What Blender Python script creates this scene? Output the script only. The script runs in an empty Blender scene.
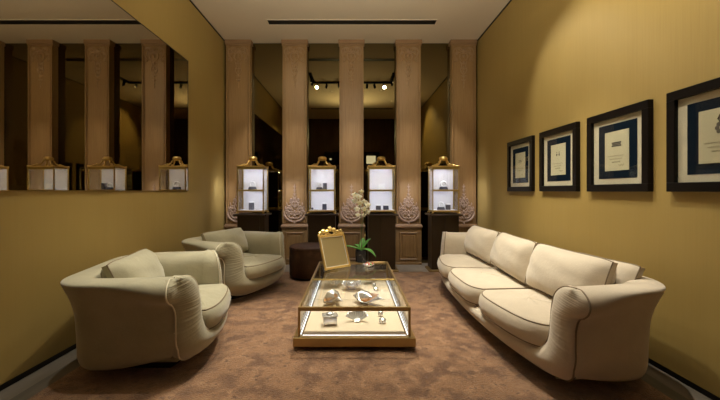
import bpy, math, random
from mathutils import Vector, Matrix
random.seed(7)
C = bpy.context.scene.collection
R = math.radians
PI = math.pi
F, CX, CY, H = 350.0, 352.0, 191.0, 1.10      # focal length in px, vanishing point, lens height

# ------------------------------------------------------------------ materials
def mat(name, col, rough=.6, metal=0.0, noise=None, bump=None, sheen=0, emit=None, spec=None, coat=0):
    m = bpy.data.materials.new(name); m.use_nodes = True
    nt = m.node_tree; b = nt.nodes['Principled BSDF']
    b.inputs['Base Color'].default_value = (*col, 1)
    b.inputs['Roughness'].default_value = rough
    b.inputs['Metallic'].default_value = metal
    if sheen:
        b.inputs['Sheen Weight'].default_value = sheen
        b.inputs['Sheen Roughness'].default_value = .45
    if spec is not None: b.inputs['Specular IOR Level'].default_value = spec
    if coat: b.inputs['Coat Weight'].default_value = coat
    if emit:
        b.inputs['Emission Color'].default_value = (*emit[0], 1)
        b.inputs['Emission Strength'].default_value = emit[1]
    tc = nt.nodes.new('ShaderNodeTexCoord')
    def ntex(scale, vec, detail=5, rg=.6):
        mp = nt.nodes.new('ShaderNodeMapping'); mp.inputs['Scale'].default_value = vec
        nt.links.new(tc.outputs['Object'], mp.inputs['Vector'])
        n = nt.nodes.new('ShaderNodeTexNoise'); n.inputs['Scale'].default_value = scale
        n.inputs['Detail'].default_value = detail; n.inputs['Roughness'].default_value = rg
        nt.links.new(mp.outputs[0], n.inputs['Vector'])
        return n
    if noise:   # list of (scale, vec, col2, lo, hi) mixes layered
        last = None
        for sc, vec, c2, lo, hi in noise:
            n = ntex(sc, vec)
            mr = nt.nodes.new('ShaderNodeMapRange')
            mr.inputs['From Min'].default_value = lo; mr.inputs['From Max'].default_value = hi
            nt.links.new(n.outputs['Fac'], mr.inputs['Value'])
            mx = nt.nodes.new('ShaderNodeMix'); mx.data_type = 'RGBA'
            nt.links.new(mr.outputs[0], mx.inputs['Factor'])
            if last: nt.links.new(last, mx.inputs[6])
            else: mx.inputs[6].default_value = (*col, 1)
            mx.inputs[7].default_value = (*c2, 1)
            last = mx.outputs[2]
        nt.links.new(last, b.inputs['Base Color'])
    if bump:
        sc, vec, st, dist = bump
        n = ntex(sc, vec)
        bp = nt.nodes.new('ShaderNodeBump'); bp.inputs['Strength'].default_value = st
        bp.inputs['Distance'].default_value = dist
        nt.links.new(n.outputs['Fac'], bp.inputs['Height'])
        nt.links.new(bp.outputs[0], b.inputs['Normal'])
    return m

def glass_mat(name, tint=(1,1,1), ior=1.5, rough=0.0):
    m = bpy.data.materials.new(name); m.use_nodes = True
    nt = m.node_tree; nt.nodes.clear()
    o = nt.nodes.new('ShaderNodeOutputMaterial'); mx = nt.nodes.new('ShaderNodeMixShader')
    t = nt.nodes.new('ShaderNodeBsdfTransparent'); t.inputs[0].default_value = (*tint, 1)
    g = nt.nodes.new('ShaderNodeBsdfGlossy'); g.inputs['Roughness'].default_value = rough
    f = nt.nodes.new('ShaderNodeLayerWeight'); f.inputs['Blend'].default_value = .5
    pw = nt.nodes.new('ShaderNodeMath'); pw.operation = 'POWER'; pw.inputs[1].default_value = 5
    ml = nt.nodes.new('ShaderNodeMath'); ml.operation = 'MULTIPLY_ADD'; ml.inputs[1].default_value = .75; ml.inputs[2].default_value = ((ior-1)/(ior+1))**2
    nt.links.new(f.outputs['Facing'], pw.inputs[0]); nt.links.new(pw.outputs[0], ml.inputs[0])
    nt.links.new(ml.outputs[0], mx.inputs[0]); nt.links.new(t.outputs[0], mx.inputs[1])
    nt.links.new(g.outputs[0], mx.inputs[2]); nt.links.new(mx.outputs[0], o.inputs[0])
    return m

M = {}
M['wall'] = mat('gold_wallcovering', (.335,.226,.062), .62, 0,
    noise=[(90,(1,1,.02),(.312,.209,.056),.35,.65),(3,(1,1,.3),(.34,.232,.066),.40,.75)], bump=(160,(1,1,.03),.25,.002))
M['rear'] = mat('brown_panelling', (.12,.075,.035), .5, noise=[(20,(1,1,.1),(.08,.05,.02),.4,.6)])
M['ceiling'] = mat('ceiling_paint', (.72,.62,.47), .8)
M['black'] = mat('matt_black', (.008,.007,.006), .6)
M['blackgloss'] = mat('gloss_black', (.008,.007,.007), .25)
M['stone'] = mat('grey_stone', (.25,.215,.175), .35, noise=[(7,(1,.25,1),(.17,.145,.115),.35,.65)], bump=(30,(1,.2,1),.1,.003))
M['stone2'] = mat('grey_stone_band', (.17,.145,.115), .35, noise=[(7,(1,.25,1),(.08,.07,.055),.35,.65)])
M['carpet'] = mat('brown_carpet', (.29,.148,.068), .95, 0,
    noise=[(6,(1,1,1),(.155,.070,.031),.46,.60),(13,(1,1,1),(.39,.215,.108),.52,.64),(26,(1,1,1),(.12,.052,.023),.55,.68),(150,(1,1,1),(.085,.04,.02),.5,.85)],  # light and dark pile shading painted in as colour patches
    bump=(120,(1,1,1),.9,.012), sheen=.35)
M['wood'] = mat('limed_oak', (.30,.172,.062), .5, 0,
    noise=[(40,(1,1,.035),(.24,.135,.044),.38,.66),(140,(1,1,.03),(.34,.205,.085),.45,.8)], bump=(90,(1,1,.03),.35,.002))
M['wood_h'] = mat('limed_oak_moulding', (.31,.18,.082), .5, 0, noise=[(40,(.1,1,1),(.24,.135,.06),.38,.66)])
M['carve'] = mat('carved_oak', (.40,.27,.18), .42, noise=[(60,(1,1,1),(.30,.20,.13),.4,.7)])  # paler than the shaft: light on the raised ridges put into the colour
M['carve2'] = mat('carved_oak_darker', (.36,.22,.10), .45, noise=[(60,(1,1,1),(.30,.18,.08),.4,.7)])  # upper carving: the same lightened ridges in colour, weaker
M['chair'] = mat('sage_velvet', (.37,.335,.225), .85, 0,
    noise=[(4,(1,1,1),(.31,.285,.19),.4,.7),(200,(1,1,1),(.42,.38,.265),.5,.9)], bump=(14,(1,1,1),.18,.02), sheen=.35)
M['sofa'] = mat('cream_suede', (.56,.475,.36), .85, 0,
    noise=[(4,(1,1,1),(.49,.41,.31),.4,.7),(200,(1,1,1),(.63,.54,.42),.5,.9)], bump=(12,(1,1,1),.18,.02), sheen=.3)
M['pipe_light'] = mat('pale_piping', (.62,.56,.42), .6)
M['pipe_dark'] = mat('dark_piping', (.20,.145,.09), .7)
M['leather'] = mat('brown_velour', (.045,.020,.008), .7, noise=[(9,(1,1,1),(.075,.034,.014),.45,.65)], spec=.2, bump=(60,(1,1,1),.2,.003))
M['gold'] = mat('gilt_metal', (.50,.35,.11), .36, .85, bump=(60,(1,1,1),.15,.002))
M['gold_b'] = mat('gilt_bright', (.78,.56,.20), .30, .8, bump=(90,(1,1,1),.3,.002))
M['bronze'] = mat('brushed_bronze', (.42,.29,.12), .36, .9, bump=(200,(.03,1,1),.15,.001))
M['ped'] = mat('dark_bronze_panel', (.045,.028,.013), .4, .3)
M['ped2'] = mat('brown_panel', (.05,.03,.014), .4, .3)
M['silver'] = mat('polished_silver', (.88,.88,.90), .24, .72, bump=(50,(1,1,1),.25,.004))
M['shellin'] = mat('shell_lining', (.75,.42,.19), .35, 0, noise=[(12,(1,1,1),(.50,.22,.08),.4,.65)])
M['tray'] = mat('cream_suede_tray', (.80,.66,.50), .9)
M['whitebox'] = mat('white_lining', (.80,.78,.78), .7)
M['frame'] = mat('dark_wood_frame', (.006,.004,.003), .4, spec=.15)
M['matboard'] = mat('cream_mat', (.66,.57,.42), .8)
M['navy'] = mat('navy_mat', (.003,.010,.022), .9, spec=.1)
M['paper'] = mat('ivory_paper', (.60,.53,.36), .8)
M['ink'] = mat('grey_ink', (.12,.10,.08), .8)
M['inkfaint'] = mat('pencil', (.36,.31,.21), .8)
M['leaf'] = mat('orchid_leaf', (.07,.26,.03), .4, noise=[(12,(1,1,1),(.10,.34,.04),.4,.7)])
M['stem'] = mat('orchid_stem', (.10,.12,.03), .5)
M['petal'] = mat('orchid_petal', (.92,.92,.78), .6, noise=[(30,(1,1,1),(.85,.86,.55),.5,.8)])
M['lip'] = mat('orchid_lip', (.75,.60,.12), .5)
M['red'] = mat('red_sweet', (.55,.03,.02), .3)
M['green'] = mat('green_sweet', (.08,.28,.03), .3)
M['white'] = mat('white_card', (.85,.84,.82), .6)
M['slate'] = mat('slate_box', (.055,.055,.075), .5)
M['led'] = mat('led_strip', (1,1,1), .5, emit=((.80,.83,1.0), 74))
M['ledw'] = mat('case_led_strip', (1,1,1), .5, emit=((.90,.93,1.0), 2.2))
M['lens'] = mat('lamp_lens', (1,1,1), .5, emit=((1.0,.90,.72), 6))
M['glass'] = glass_mat('clear_glass', (.97,.98,.97), 1.5)
M['pglass'] = glass_mat('picture_glass', (.96,.97,.96), 1.42)
M['mirror'] = mat('smoked_mirror', (.50,.45,.36), .01, 1.0)
M['dmirror'] = mat('bronze_mirror', (.19,.152,.072), .015, 1.0)
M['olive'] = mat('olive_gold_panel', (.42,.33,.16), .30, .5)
M['tmirror'] = mat('small_mirror', (.74,.70,.60), .05, 1.0)

# ------------------------------------------------------------------ mesh builder
class MB:
    def __init__(s): s.v = []; s.f = []
    def add(s, vs, fs):
        n = len(s.v); s.v += [tuple(p) for p in vs]; s.f += [tuple(i+n for i in f) for f in fs]; return s
    def box(s, x0, x1, y0, y1, z0, z1, b=0.0, mtx=None):
        x0, x1 = min(x0,x1), max(x0,x1); y0, y1 = min(y0,y1), max(y0,y1); z0, z1 = min(z0,z1), max(z0,z1)
        if b <= 0:
            vs = [(x,y,z) for x in (x0,x1) for y in (y0,y1) for z in (z0,z1)]
            fs = [(0,1,3,2),(4,6,7,5),(0,4,5,1),(2,3,7,6),(0,2,6,4),(1,5,7,3)]
        else:
            b = min(b, (x1-x0)*.45, (y1-y0)*.45, (z1-z0)*.45)
            vs = []; fs = []
            idx = {}
            for ix, x in enumerate((x0, x1)):
                for iy, y in enumerate((y0, y1)):
                    for iz, z in enumerate((z0, z1)):
                        sx, sy, sz = (1-2*ix)*b, (1-2*iy)*b, (1-2*iz)*b
                        for a, p in enumerate(((x, y+sy, z+sz), (x+sx, y, z+sz), (x+sx, y+sy, z))):
                            idx[(ix,iy,iz,a)] = len(vs); vs.append(p)
            for i in (0,1):
                fs.append([idx[(i,a,c,0)] for a,c in ((0,0),(1,0),(1,1),(0,1))])
                fs.append([idx[(a,i,c,1)] for a,c in ((0,0),(1,0),(1,1),(0,1))])
                fs.append([idx[(a,c,i,2)] for a,c in ((0,0),(1,0),(1,1),(0,1))])
            for i in (0,1):
                for j in (0,1):
                    fs.append([idx[(i,j,0,0)],idx[(i,j,1,0)],idx[(i,j,1,1)],idx[(i,j,0,1)]])
                    fs.append([idx[(i,0,j,0)],idx[(i,1,j,0)],idx[(i,1,j,2)],idx[(i,0,j,2)]])
                    fs.append([idx[(0,i,j,1)],idx[(1,i,j,1)],idx[(1,i,j,2)],idx[(0,i,j,2)]])
                    for k in (0,1): fs.append([idx[(i,j,k,0)],idx[(i,j,k,1)],idx[(i,j,k,2)]])
        if mtx is not None: vs = [tuple(mtx @ Vector(p)) for p in vs]
        return s.add(vs, fs)
    def tube(s, pts, r, n=8, closed=False, flat=None):
        pts = [Vector(p) for p in pts]; N = len(pts)
        rr = r if isinstance(r, (list, tuple)) else [r]*N
        vs = []; prev = None
        for i, p in enumerate(pts):
            a = pts[(i-1) % N] if (closed or i > 0) else p
            c = pts[(i+1) % N] if (closed or i < N-1) else p
            t = (c-a)
            t = t.normalized() if t.length > 1e-9 else Vector((0,0,1))
            if prev is None:
                u = t.orthogonal().normalized()
            else:
                u = prev - t*prev.dot(t)
                u = u.normalized() if u.length > 1e-6 else t.orthogonal().normalized()
            prev = u; w = t.cross(u)
            for k in range(n):
                a2 = 2*PI*k/n
                q = p + (u*math.cos(a2) + w*math.sin(a2))*rr[i]
                if flat is not None:      # squash towards a plane: (axis, factor)
                    d = q - p; d[flat[0]] *= flat[1]; q = p + d
                vs.append(q)
        fs = []
        for i in range(N if closed else N-1):
            j = (i+1) % N
            for k in range(n):
                l = (k+1) % n
                fs.append((i*n+k, i*n+l, j*n+l, j*n+k))
        if not closed:
            fs.append(tuple(range(n))[::-1]); fs.append(tuple((N-1)*n+k for k in range(n)))
        return s.add(vs, fs)
    def lathe(s, prof, c=(0,0,0), n=24, rf=None, mtx=None):
        vs = []
        for j, (r, z) in enumerate(prof):
            for k in range(n):
                a = 2*PI*k/n
                q = r*(rf(a, j/(len(prof)-1)) if rf else 1)
                p = Vector((q*math.cos(a), q*math.sin(a), z))
                if mtx is not None: p = mtx @ p
                vs.append((c[0]+p[0], c[1]+p[1], c[2]+p[2]))
        fs = [(j*n+k, j*n+(k+1)%n, (j+1)*n+(k+1)%n, (j+1)*n+k) for j in range(len(prof)-1) for k in range(n)]
        if prof[0][0] > 1e-5: fs.append(tuple(range(n))[::-1])
        if prof[-1][0] > 1e-5: fs.append(tuple((len(prof)-1)*n+k for k in range(n)))
        return s.add(vs, fs)
    def grid(s, rows, closeu=False, closev=False):
        nr, nc = len(rows), len(rows[0])
        vs = [p for r in rows for p in r]
        fs = []
        for i in range(nr if closeu else nr-1):
            for j in range(nc if closev else nc-1):
                a, b = i*nc+j, i*nc+(j+1)%nc
                c, d = ((i+1)%nr)*nc+(j+1)%nc, ((i+1)%nr)*nc+j
                fs.append((a,b,c,d))
        return s.add(vs, fs)
    def ball(s, c, r, n=12, sc=(1,1,1)):
        prof = [(max(1e-6, math.sin(PI*i/(n//2+2))), -math.cos(PI*i/(n//2+2))) for i in range(n//2+3)]
        vs = []
        prof = [(r*a, r*b) for a, b in prof]
        return s.lathe(prof, c, n, mtx=Matrix.Diagonal((*sc,)).to_3x3())
    def build(s, name, m, parent=None, smooth=True, loc=None, rot=None, angle=40):
        me = bpy.data.meshes.new(name); me.from_pydata(s.v, [], s.f); me.validate()
        import bmesh
        bm = bmesh.new(); bm.from_mesh(me)
        bmesh.ops.recalc_face_normals(bm, faces=bm.faces); bm.to_mesh(me); bm.free()
        me.materials.append(M[m] if isinstance(m, str) else m)
        if smooth: me.shade_smooth(); me.set_sharp_from_angle(angle=R(angle))
        o = bpy.data.objects.new(name, me); C.objects.link(o)
        if parent: o.parent = parent
        if loc: o.location = loc
        if rot: o.rotation_euler = rot
        return o

def tag(o, label=None, cat=None, group=None, kind=None):
    if label: o['label'] = label
    if cat: o['category'] = cat
    if group: o['group'] = group
    if kind: o['kind'] = kind
    return o
def thing(name, label, cat, loc=(0,0,0), rz=0, group=None):
    o = bpy.data.objects.new(name, None); C.objects.link(o)
    o.empty_display_size = .05
    o.location = loc; o.rotation_euler = (0,0,rz)
    return tag(o, label, cat, group)
def dup(root, loc, rz=None, label=None, group=None):
    def cp(o, par):
        c = o.copy(); C.objects.link(c)
        if par: c.parent = par
        for ch in [x for x in ALL if x.parent == o]: cp(ch, c)
        return c
    ALL = list(bpy.data.objects)
    c = cp(root, None); c.location = loc
    if rz is not None: c.rotation_euler = (0,0,rz)
    if label: c['label'] = label
    if group: c['group'] = group
    return c
def subsurf(o, n=2):
    m = o.modifiers.new('Subdivision', 'SUBSURF'); m.levels = n; m.render_levels = n; return o
def smooth_curve(pts, k=6, closed=False):
    P = [Vector(p) for p in pts]; N = len(P); out = []
    rng = range(N if closed else N-1)
    for i in rng:
        p0 = P[(i-1)%N] if (closed or i>0) else P[0]; p1 = P[i]; p2 = P[(i+1)%N]
        p3 = P[(i+2)%N] if (closed or i+2<N) else P[-1]
        for j in range(k):
            t = j/k
            out.append(.5*((2*p1)+(-p0+p2)*t+(2*p0-5*p1+4*p2-p3)*t*t+(-p0+3*p1-3*p2+p3)*t**3))
    if not closed: out.append(P[-1])
    return out

# ------------------------------------------------------------------ setting
XL, XR, ZC = -1.92, 1.885, 3.36
YP, YM, YR = 5.24, 5.36, -.28      # pilaster face, mirror face, wall behind the lens
def struct(mb, name, m, smooth=False, parent=None):
    o = mb.build(name, m, parent, smooth=smooth)
    if parent is None: tag(o, kind='structure')
    return o
struct(MB().box(XL-.1, XR+.1, YR-.1, YM+.2, -.1, 0), 'floor', 'stone')
struct(MB().box(XL-.1, XR+.1, YR-.1, YM+.2, ZC, ZC+.1), 'ceiling', 'ceiling')
struct(MB().box(XL-.1, XL, YR-.1, YM+.2, .04, ZC), 'wall_left', 'wall')
struct(MB().box(XR, XR+.1, YR-.1, YM+.2, .04, ZC), 'wall_right', 'wall')
struct(MB().box(XL, XR, YM+.02, YM+.2, 0, ZC), 'wall_back', 'rear')
struct(MB().box(XL, XR, YR-.1, YR, 0, ZC), 'wall_front', 'rear')
struct(MB().box(XL-.1, XL-.012, YR, YM, 0, .04), 'baseboard_left', 'black')
struct(MB().box(XR+.012, XR+.1, YR, YM, 0, .04), 'baseboard_right', 'black')
# narrow darker stone bands beside the carpet, thin shadow lines where wall meets ceiling
struct(MB().box(XL+.125, -1.69, YR, 4.69, 0, .006), 'trim_1', 'stone2')
struct(MB().box(1.67, XR-.12, YR, 4.69, 0, .006), 'trim_2', 'stone2')
struct(MB().box(XL, XL+.012, YR, YP, ZC-.012, ZC), 'trim_3', 'black')
struct(MB().box(XR-.012, XR, YR, YP, ZC-.012, ZC), 'trim_4', 'black')
cp = MB().box(-1.69, 1.67, YR, 4.69, 0.0, .018, .006).build('carpet', 'carpet')
tag(cp, 'mottled brown deep-pile carpet covering the middle of the floor', 'carpet')

# ------------------------------------------------------------------ pilasters
def spiral(cx, cz, r0, turns, dirn, a0, n=26, r1=.006):
    out = []
    for i in range(n):
        t = i/(n-1); r = r0*(1-t)**.9 + r1*t; a = a0 + dirn*2*PI*turns*t
        out.append((cx + r*math.cos(a), cz + r*math.sin(a)))
    return out
def carve(mb, pts, r, y=0.0, both=True, taper=True):
    N = len(pts)
    r *= 1.3; rr = [r*(.45+.55*math.sin(PI*(i+.5)/N)) if taper else r for i in range(N)]
    for s in ((1,-1) if both else (1,)):
        mb.tube([(s*p[0], y, p[1]) for p in pts], rr, 6, flat=(1,1.3))
def leafc(mb, x, z, l, w, ang, both=True):
    for s in ((1,-1) if both and abs(x)+abs(math.cos(ang))>1e-3 else (1,)):
        pts = []; rr = []
        for i in range(7):
            t = i/6; pts.append((s*(x+l*t*math.cos(ang)), 0, z+l*t*math.sin(ang))); rr.append(max(.002, w*math.sin(PI*min(.97, t*.9+.08))))
        mb.tube(pts, rr, 6, flat=(1,1.2))
def lower_carving():      # local z=0 at the bottom of the swag, height ~.62
    m = MB()
    carve(m, smooth_curve([(0,.03,0),(.06,.035,0),(.115,.07,0),(.155,.13,0),(.15,.18,0)],5) and [(p[0],p[1]) for p in smooth_curve([(0,.03,0),(.06,.035,0),(.115,.07,0),(.155,.13,0),(.15,.18,0)],5)], .014)
    carve(m, [(p[0],p[1]) for p in smooth_curve([(0,.08,0),(.05,.075,0),(.09,.10,0),(.12,.15,0)],5)], .011)
    carve(m, spiral(.115,.165,.040,1.3,1,-1.2), .010)
    carve(m, spiral(.055,.155,.034,1.4,-1,-2.0), .010)
    carve(m, spiral(.085,.245,.030,1.2,-1,-.6), .008)
    carve(m, [(p[0],p[1]) for p in smooth_curve([(.02,.20,0),(.055,.24,0),(.05,.30,0),(.02,.33,0),(.012,.38,0),(.035,.41,0)],5)], .009)
    carve(m, spiral(.048,.355,.022,1.2,1,-2.4), .007)
    for a in (25, 60, 100, 140, -40): leafc(m, .09, .20, .06, .013, R(a))
    for a in (70, 110): leafc(m, .02, .24, .08, .012, R(a))
    for a in (15, -20, 50): leafc(m, .13, .09, .05, .011, R(a))
    for z, w in ((.0,.016),(.11,.022),(.17,.020),(.24,.016),(.30,.014),(.36,.012),(.42,.011),(.475,.009),(.52,.008),(.56,.007)):
        leafc(m, 0, z-.02, .055, w, R(90), both=False)
    for z in (.43,.49,.54): leafc(m, .002, z, .032, .007, R(40))
    for k in range(9):
        a = R(20+k*17.5); leafc(m, 0, .13, .055, .010, a, both=False)
    for x, z, l, w, a in ((.03,.05,.05,.012,10),(.07,.10,.05,.012,60),(.10,.14,.05,.012,100),(.145,.20,.06,.013,100),(.13,.22,.05,.011,150),(.06,.19,.05,.012,120),(.04,.27,.05,.010,60),(.08,.29,.05,.010,110),(.155,.10,.04,.010,50),(.03,.34,.04,.008,30),(.0,.06,.06,.014,45),(.11,.26,.06,.010,80)):
        leafc(m, x, z, l, w, R(a))
    return m
def upper_carving():      # local z=0 at the top
    m = MB()
    carve(m, spiral(.075,-.055,.045,1.3,1,2.2), .009)
    carve(m, [(p[0],p[1]) for p in smooth_curve([(.03,-.03,0),(.09,-.02,0),(.145,-.06,0),(.135,-.14,0),(.10,-.19,0),(.12,-.23,0)],5)], .009)
    carve(m, spiral(.115,-.20,.030,1.2,-1,1.2), .008)
    carve(m, [(p[0],p[1]) for p in smooth_curve([(0,-.10,0),(.045,-.11,0),(.06,-.17,0),(.03,-.21,0)],5)], .009)
    carve(m, [(p[0],p[1]) for p in smooth_curve([(.05,-.22,0),(.03,-.30,0),(.045,-.36,0),(.012,-.42,0)],5)], .007)
    for z, w in ((-.05,.022),(-.14,.018),(-.24,.015),(-.31,.017),(-.38,.014),(-.44,.014),(-.50,.011),(-.55,.010),(-.60,.008)):
        leafc(m, 0, z-.03, .055, w, R(90), both=False)
    for z in (-.27,-.35,-.46,-.52): leafc(m, .002, z, .045, .008, R(40))
    for a in (200, 230, 260, 160): leafc(m, .12, -.09, .05, .009, R(a))
    for k in range(7): leafc(m, 0, -.09, .06, .008, R(30+k*20), both=False)
    return m
PW = .385
def make_pilaster():
    t = thing('pilaster', '', 'pilaster', (0, YP, 0))
    hw = PW/2
    m = MB().box(-hw+.012, hw-.012, 0, .10, .60, 3.30)
    for s in (-1,1):
        m.box(s*(hw-.012), s*(hw-.030), -.017, .02, .62, 3.30, .003)
        m.box(s*(hw-.042), s*(hw-.050), -.011, .02, .62, 3.30, .002)
    m.build('shaft', 'wood', t, smooth=False)
    MB().box(-hw-.004, hw+.004, -.022, .10, 3.30, ZC).box(-hw, hw, -.012, .02, 3.275, 3.30, .004).build('capital', 'wood_h', t, smooth=False)
    MB().box(-hw-.012, hw+.012, -.035, .10, .555, .585, .006).box(-hw-.004, hw+.004, -.022, .10, .585, .605, .005).box(-hw-.004, hw+.004,-.020,.10,.535,.555,.004).build('ledge', 'wood_h', t, smooth=False)
    MB().box(-hw, hw, -.010, .10, 0, .535).box(-hw-.004, hw+.004, -.018, .0, 0, .035, .004).build('plinth', 'wood', t, smooth=False)
    p = MB()
    a, z0, z1 = hw-.055, .07, .485
    for i, (w, d) in enumerate(((.022,.020),(.010,.026))):
        o = i*.006
        p.box(-a+o, a-o, -d, 0, z1-w-o, z1-o, .004); p.box(-a+o, a-o, -d, 0, z0+o, z0+w+o, .004)
        p.box(-a+o, -a+w+o, -d, 0, z0+o, z1-o, .004); p.box(a-w-o, a-o, -d, 0, z0+o, z1-o, .004)
    p.box(-a+.045, a-.045, -.017, 0, z0+.045, z1-.045, .006)
    p.build('raised_panel', 'wood', t, smooth=False)
    lower_carving().build('lower_carving', 'carve', t, loc=(0,-.006,.615))
    upper_carving().build('upper_carving', 'carve2', t, loc=(0,-.001,3.265)).scale = (1,1,1)
    return t
pxs = [238.2, 294.7, 351.5, 408.5, 463.6]
plab = ['carved oak pilaster in the corner against the left gold wall', 'carved oak pilaster between the two left-hand lit cabinets, ottoman in front of it',
        'carved oak pilaster in the centre, behind the white orchid', 'carved oak pilaster between the two right-hand lit cabinets, to the right of the orchid',
        'carved oak pilaster in the corner against the right gold wall']
pil0 = make_pilaster()
for i, px in enumerate(pxs):
    X = (px-CX)*YP/F
    o = pil0 if i == 0 else dup(pil0, (0,0,0))
    o.location = (X, YP, 0); tag(o, plab[i], 'pilaster', 'carved oak pilasters along the back wall')
mlab = ['tall bronze mirror panel behind the leftmost lit cabinet', 'tall bronze mirror panel behind the second lit cabinet from left, reflecting spotlights',
        'tall bronze mirror panel just right of the central pilaster, reflecting spotlights', 'tall bronze mirror panel behind the rightmost lit cabinet']
for i in range(4):
    x0 = (pxs[i]-CX)*YP/F + PW/2 - .03; x1 = (pxs[i+1]-CX)*YP/F - PW/2 + .03
    tag(MB().box(x0, x1, YM-.012, YM+.018, 0, ZC-.004).build('mirror_panel', 'dmirror', smooth=False), mlab[i], 'mirror', 'bronze mirror panels between the pilasters')

# big smoked mirror on the left wall
def at_left(px, X=XL+.012): return F*(-X)/(CX-px)
mz0 = H+.004; mz1 = H + 129*4.10/F
mr = thing('wall_mirror', 'large frameless smoked mirror on the left wall reflecting the pilasters', 'mirror', (XL, 0, 0))
MB().box(0, .012, .35, at_left(188), mz0, mz1).build('mirror_pane', 'mirror', mr, smooth=False)
MB().box(0, .015, at_left(188), at_left(188)+.004, mz0-.003, mz1+.004).box(0, .015, .35, at_left(188), mz1, mz1+.004).build('edge_strip', 'black', mr, smooth=False)

# ------------------------------------------------------------------ ceiling fittings
def slot(y, label):
    t = thing('ceiling_vent', label, 'vent', (0, y, ZC))
    MB().box(-1.12, 1.12, -.06, .06, -.004, 0).build('slot_opening', 'black', t, smooth=False)
    e = MB()
    e.box(-1.128, 1.128, -.066, -.06, -.006, 0).box(-1.128, 1.128, .06, .066, -.006, 0).box(-1.128,-1.12,-.06,.06,-.006,0).box(1.12,1.128,-.06,.06,-.006,0)
    e.build('slot_edge', 'ceiling', t, smooth=False)
slot(4.68, 'long black linear air slot in the ceiling, in front of the pilasters')
slot(1.10, 'long black linear air slot at the rear ceiling, seen only in the mirror panels')
tk = thing('lighting_track', 'black ceiling lighting track, reflected in the two middle mirror panels', 'track', (0,0,ZC))
tm = MB().box(-.80, .80, 3.41, 3.47, -.03, 0)
tm.box(-.83, -.77, 3.41, 4.02, -.03, 0); tm.box(.77, .83, 3.41, 4.02, -.03, 0)
tm.build('rail', 'blackgloss', tk, smooth=False)

def lamp(loc, aim, power, deg, blend=.6, col=(1.0,.95,.80), size=.03):
    l = bpy.data.lights.new('spot', 'SPOT'); l.energy = power; l.spot_size = R(deg); l.spot_blend = blend
    l.color = col; l.shadow_soft_size = size
    o = bpy.data.objects.new('spot_lamp', l); C.objects.link(o); o.location = loc
    d = Vector(aim)-Vector(loc); o.rotation_euler = d.to_track_quat('-Z','Y').to_euler()
    return o
def track_spot(x, y, aim, power, deg, label, blend=.6, col=(1.0,.95,.80)):
    t = thing('spotlight', label, 'spotlight', (x, y, ZC-.03), 0, 'spotlights on the ceiling track')
    d = (Vector(aim)-Vector((x,y,ZC-.10))).normalized()
    q = Vector((0,0,1)).rotation_difference(-d).to_matrix()
    MB().box(-.012,.012,-.012,.012,-.05,0).build('arm', 'blackgloss', t, smooth=False)
    MB().lathe([(.020,.045),(.024,.04),(.024,-.04),(.020,-.04),(.018,-.028)], (0,0,-.06), 16, mtx=q).build('housing', 'blackgloss', t)
    MB().lathe([(.018,-.030),(.0001,-.028)], (0,0,-.06), 16, mtx=q).build('lens', 'lens', t)
    p = Vector((x,y,ZC-.09)) + d*.055
    if power: lamp(p, aim, power, deg, blend, col)
def downlight(x, y, aim, power, deg, label, blend=.6, col=(1.0,.95,.80), size=.035):
    t = thing('downlight', label, 'downlight', (x,y,ZC), 0, 'recessed downlights over the seats')
    MB().lathe([(.045,0),(.045,-.006),(.032,-.006),(.032,0)],(0,0,0),20).build('trim_ring', 'ceiling', t)
    MB().lathe([(.013,-.001),(.0001,-.002)],(0,0,0),16).build('lens', 'lens', t)
    lamp((x,y,ZC-.02), aim, power, deg, blend, col, size)

#LIGHTS
track_spot(-.72, 3.44, (-1.0,5.2,1.9), 20, 70, 'leftmost lit spotlight on the far bar of the ceiling track')
track_spot(-.53, 3.44, (-1.1,3.5,.4), 60, 60, 'second lit spotlight from the left on the far bar of the ceiling track')
track_spot(-.27, 3.44, (.06,3.85,.75), 110, 30, 'third lit spotlight from the left on the far bar of the ceiling track')
track_spot(.31, 3.44, (0,2.9,.3), 110, 36, 'fourth lit spotlight from the left on the far bar of the ceiling track')
track_spot(.47, 3.44, (1.2,3.5,.4), 120, 60, 'fifth lit spotlight from the left on the far bar of the ceiling track')
track_spot(.66, 3.44, (1.0,5.2,1.9), 20, 70, 'rightmost lit spotlight on the far bar of the ceiling track')
track_spot(-.80, 3.62, (-1.92,3.2,1.0), 40, 60, 'nearer spotlight to the far bar on the left side of the track')
track_spot(-.80, 3.80, (-1.4,4.2,.4), 40, 60, 'spotlight near the end of the left side of the track')
track_spot(.80, 3.62, (1.88,2.9,1.6), 60, 60, 'nearer spotlight to the far bar on the right side of the track')
track_spot(.80, 3.80, (1.3,4.1,.4), 50, 60, 'spotlight near the end of the right side of the track')
downlight(0, 3.95, (0,2.0,0), 330, 60, 'recessed downlight in the ceiling over the near end of the glass table')
downlight(-.45, 2.75, (-1.1,2.5,.4), 130, 46, 'recessed downlight in the ceiling over the nearer armchair')
downlight(.65, 2.85, (1.25,2.7,.4), 165, 60, 'recessed downlight in the ceiling over the near end of the sofa')
downlight(1.0, 1.9, (1.88,2.2,2.2), 155, 85, 'recessed downlight in the ceiling washing the right wall')
downlight(-1.25, 1.9, (-1.92,1.9,.7), 100, 75, 'recessed downlight in the ceiling washing the left wall')
lamp((0, 1.9, 2.40), (0, 2.6, 3.36), 150, 165, .8, (1.0,.95,.80), .08)  # unseen upward lamp added to fill the room off the ceiling

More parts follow.
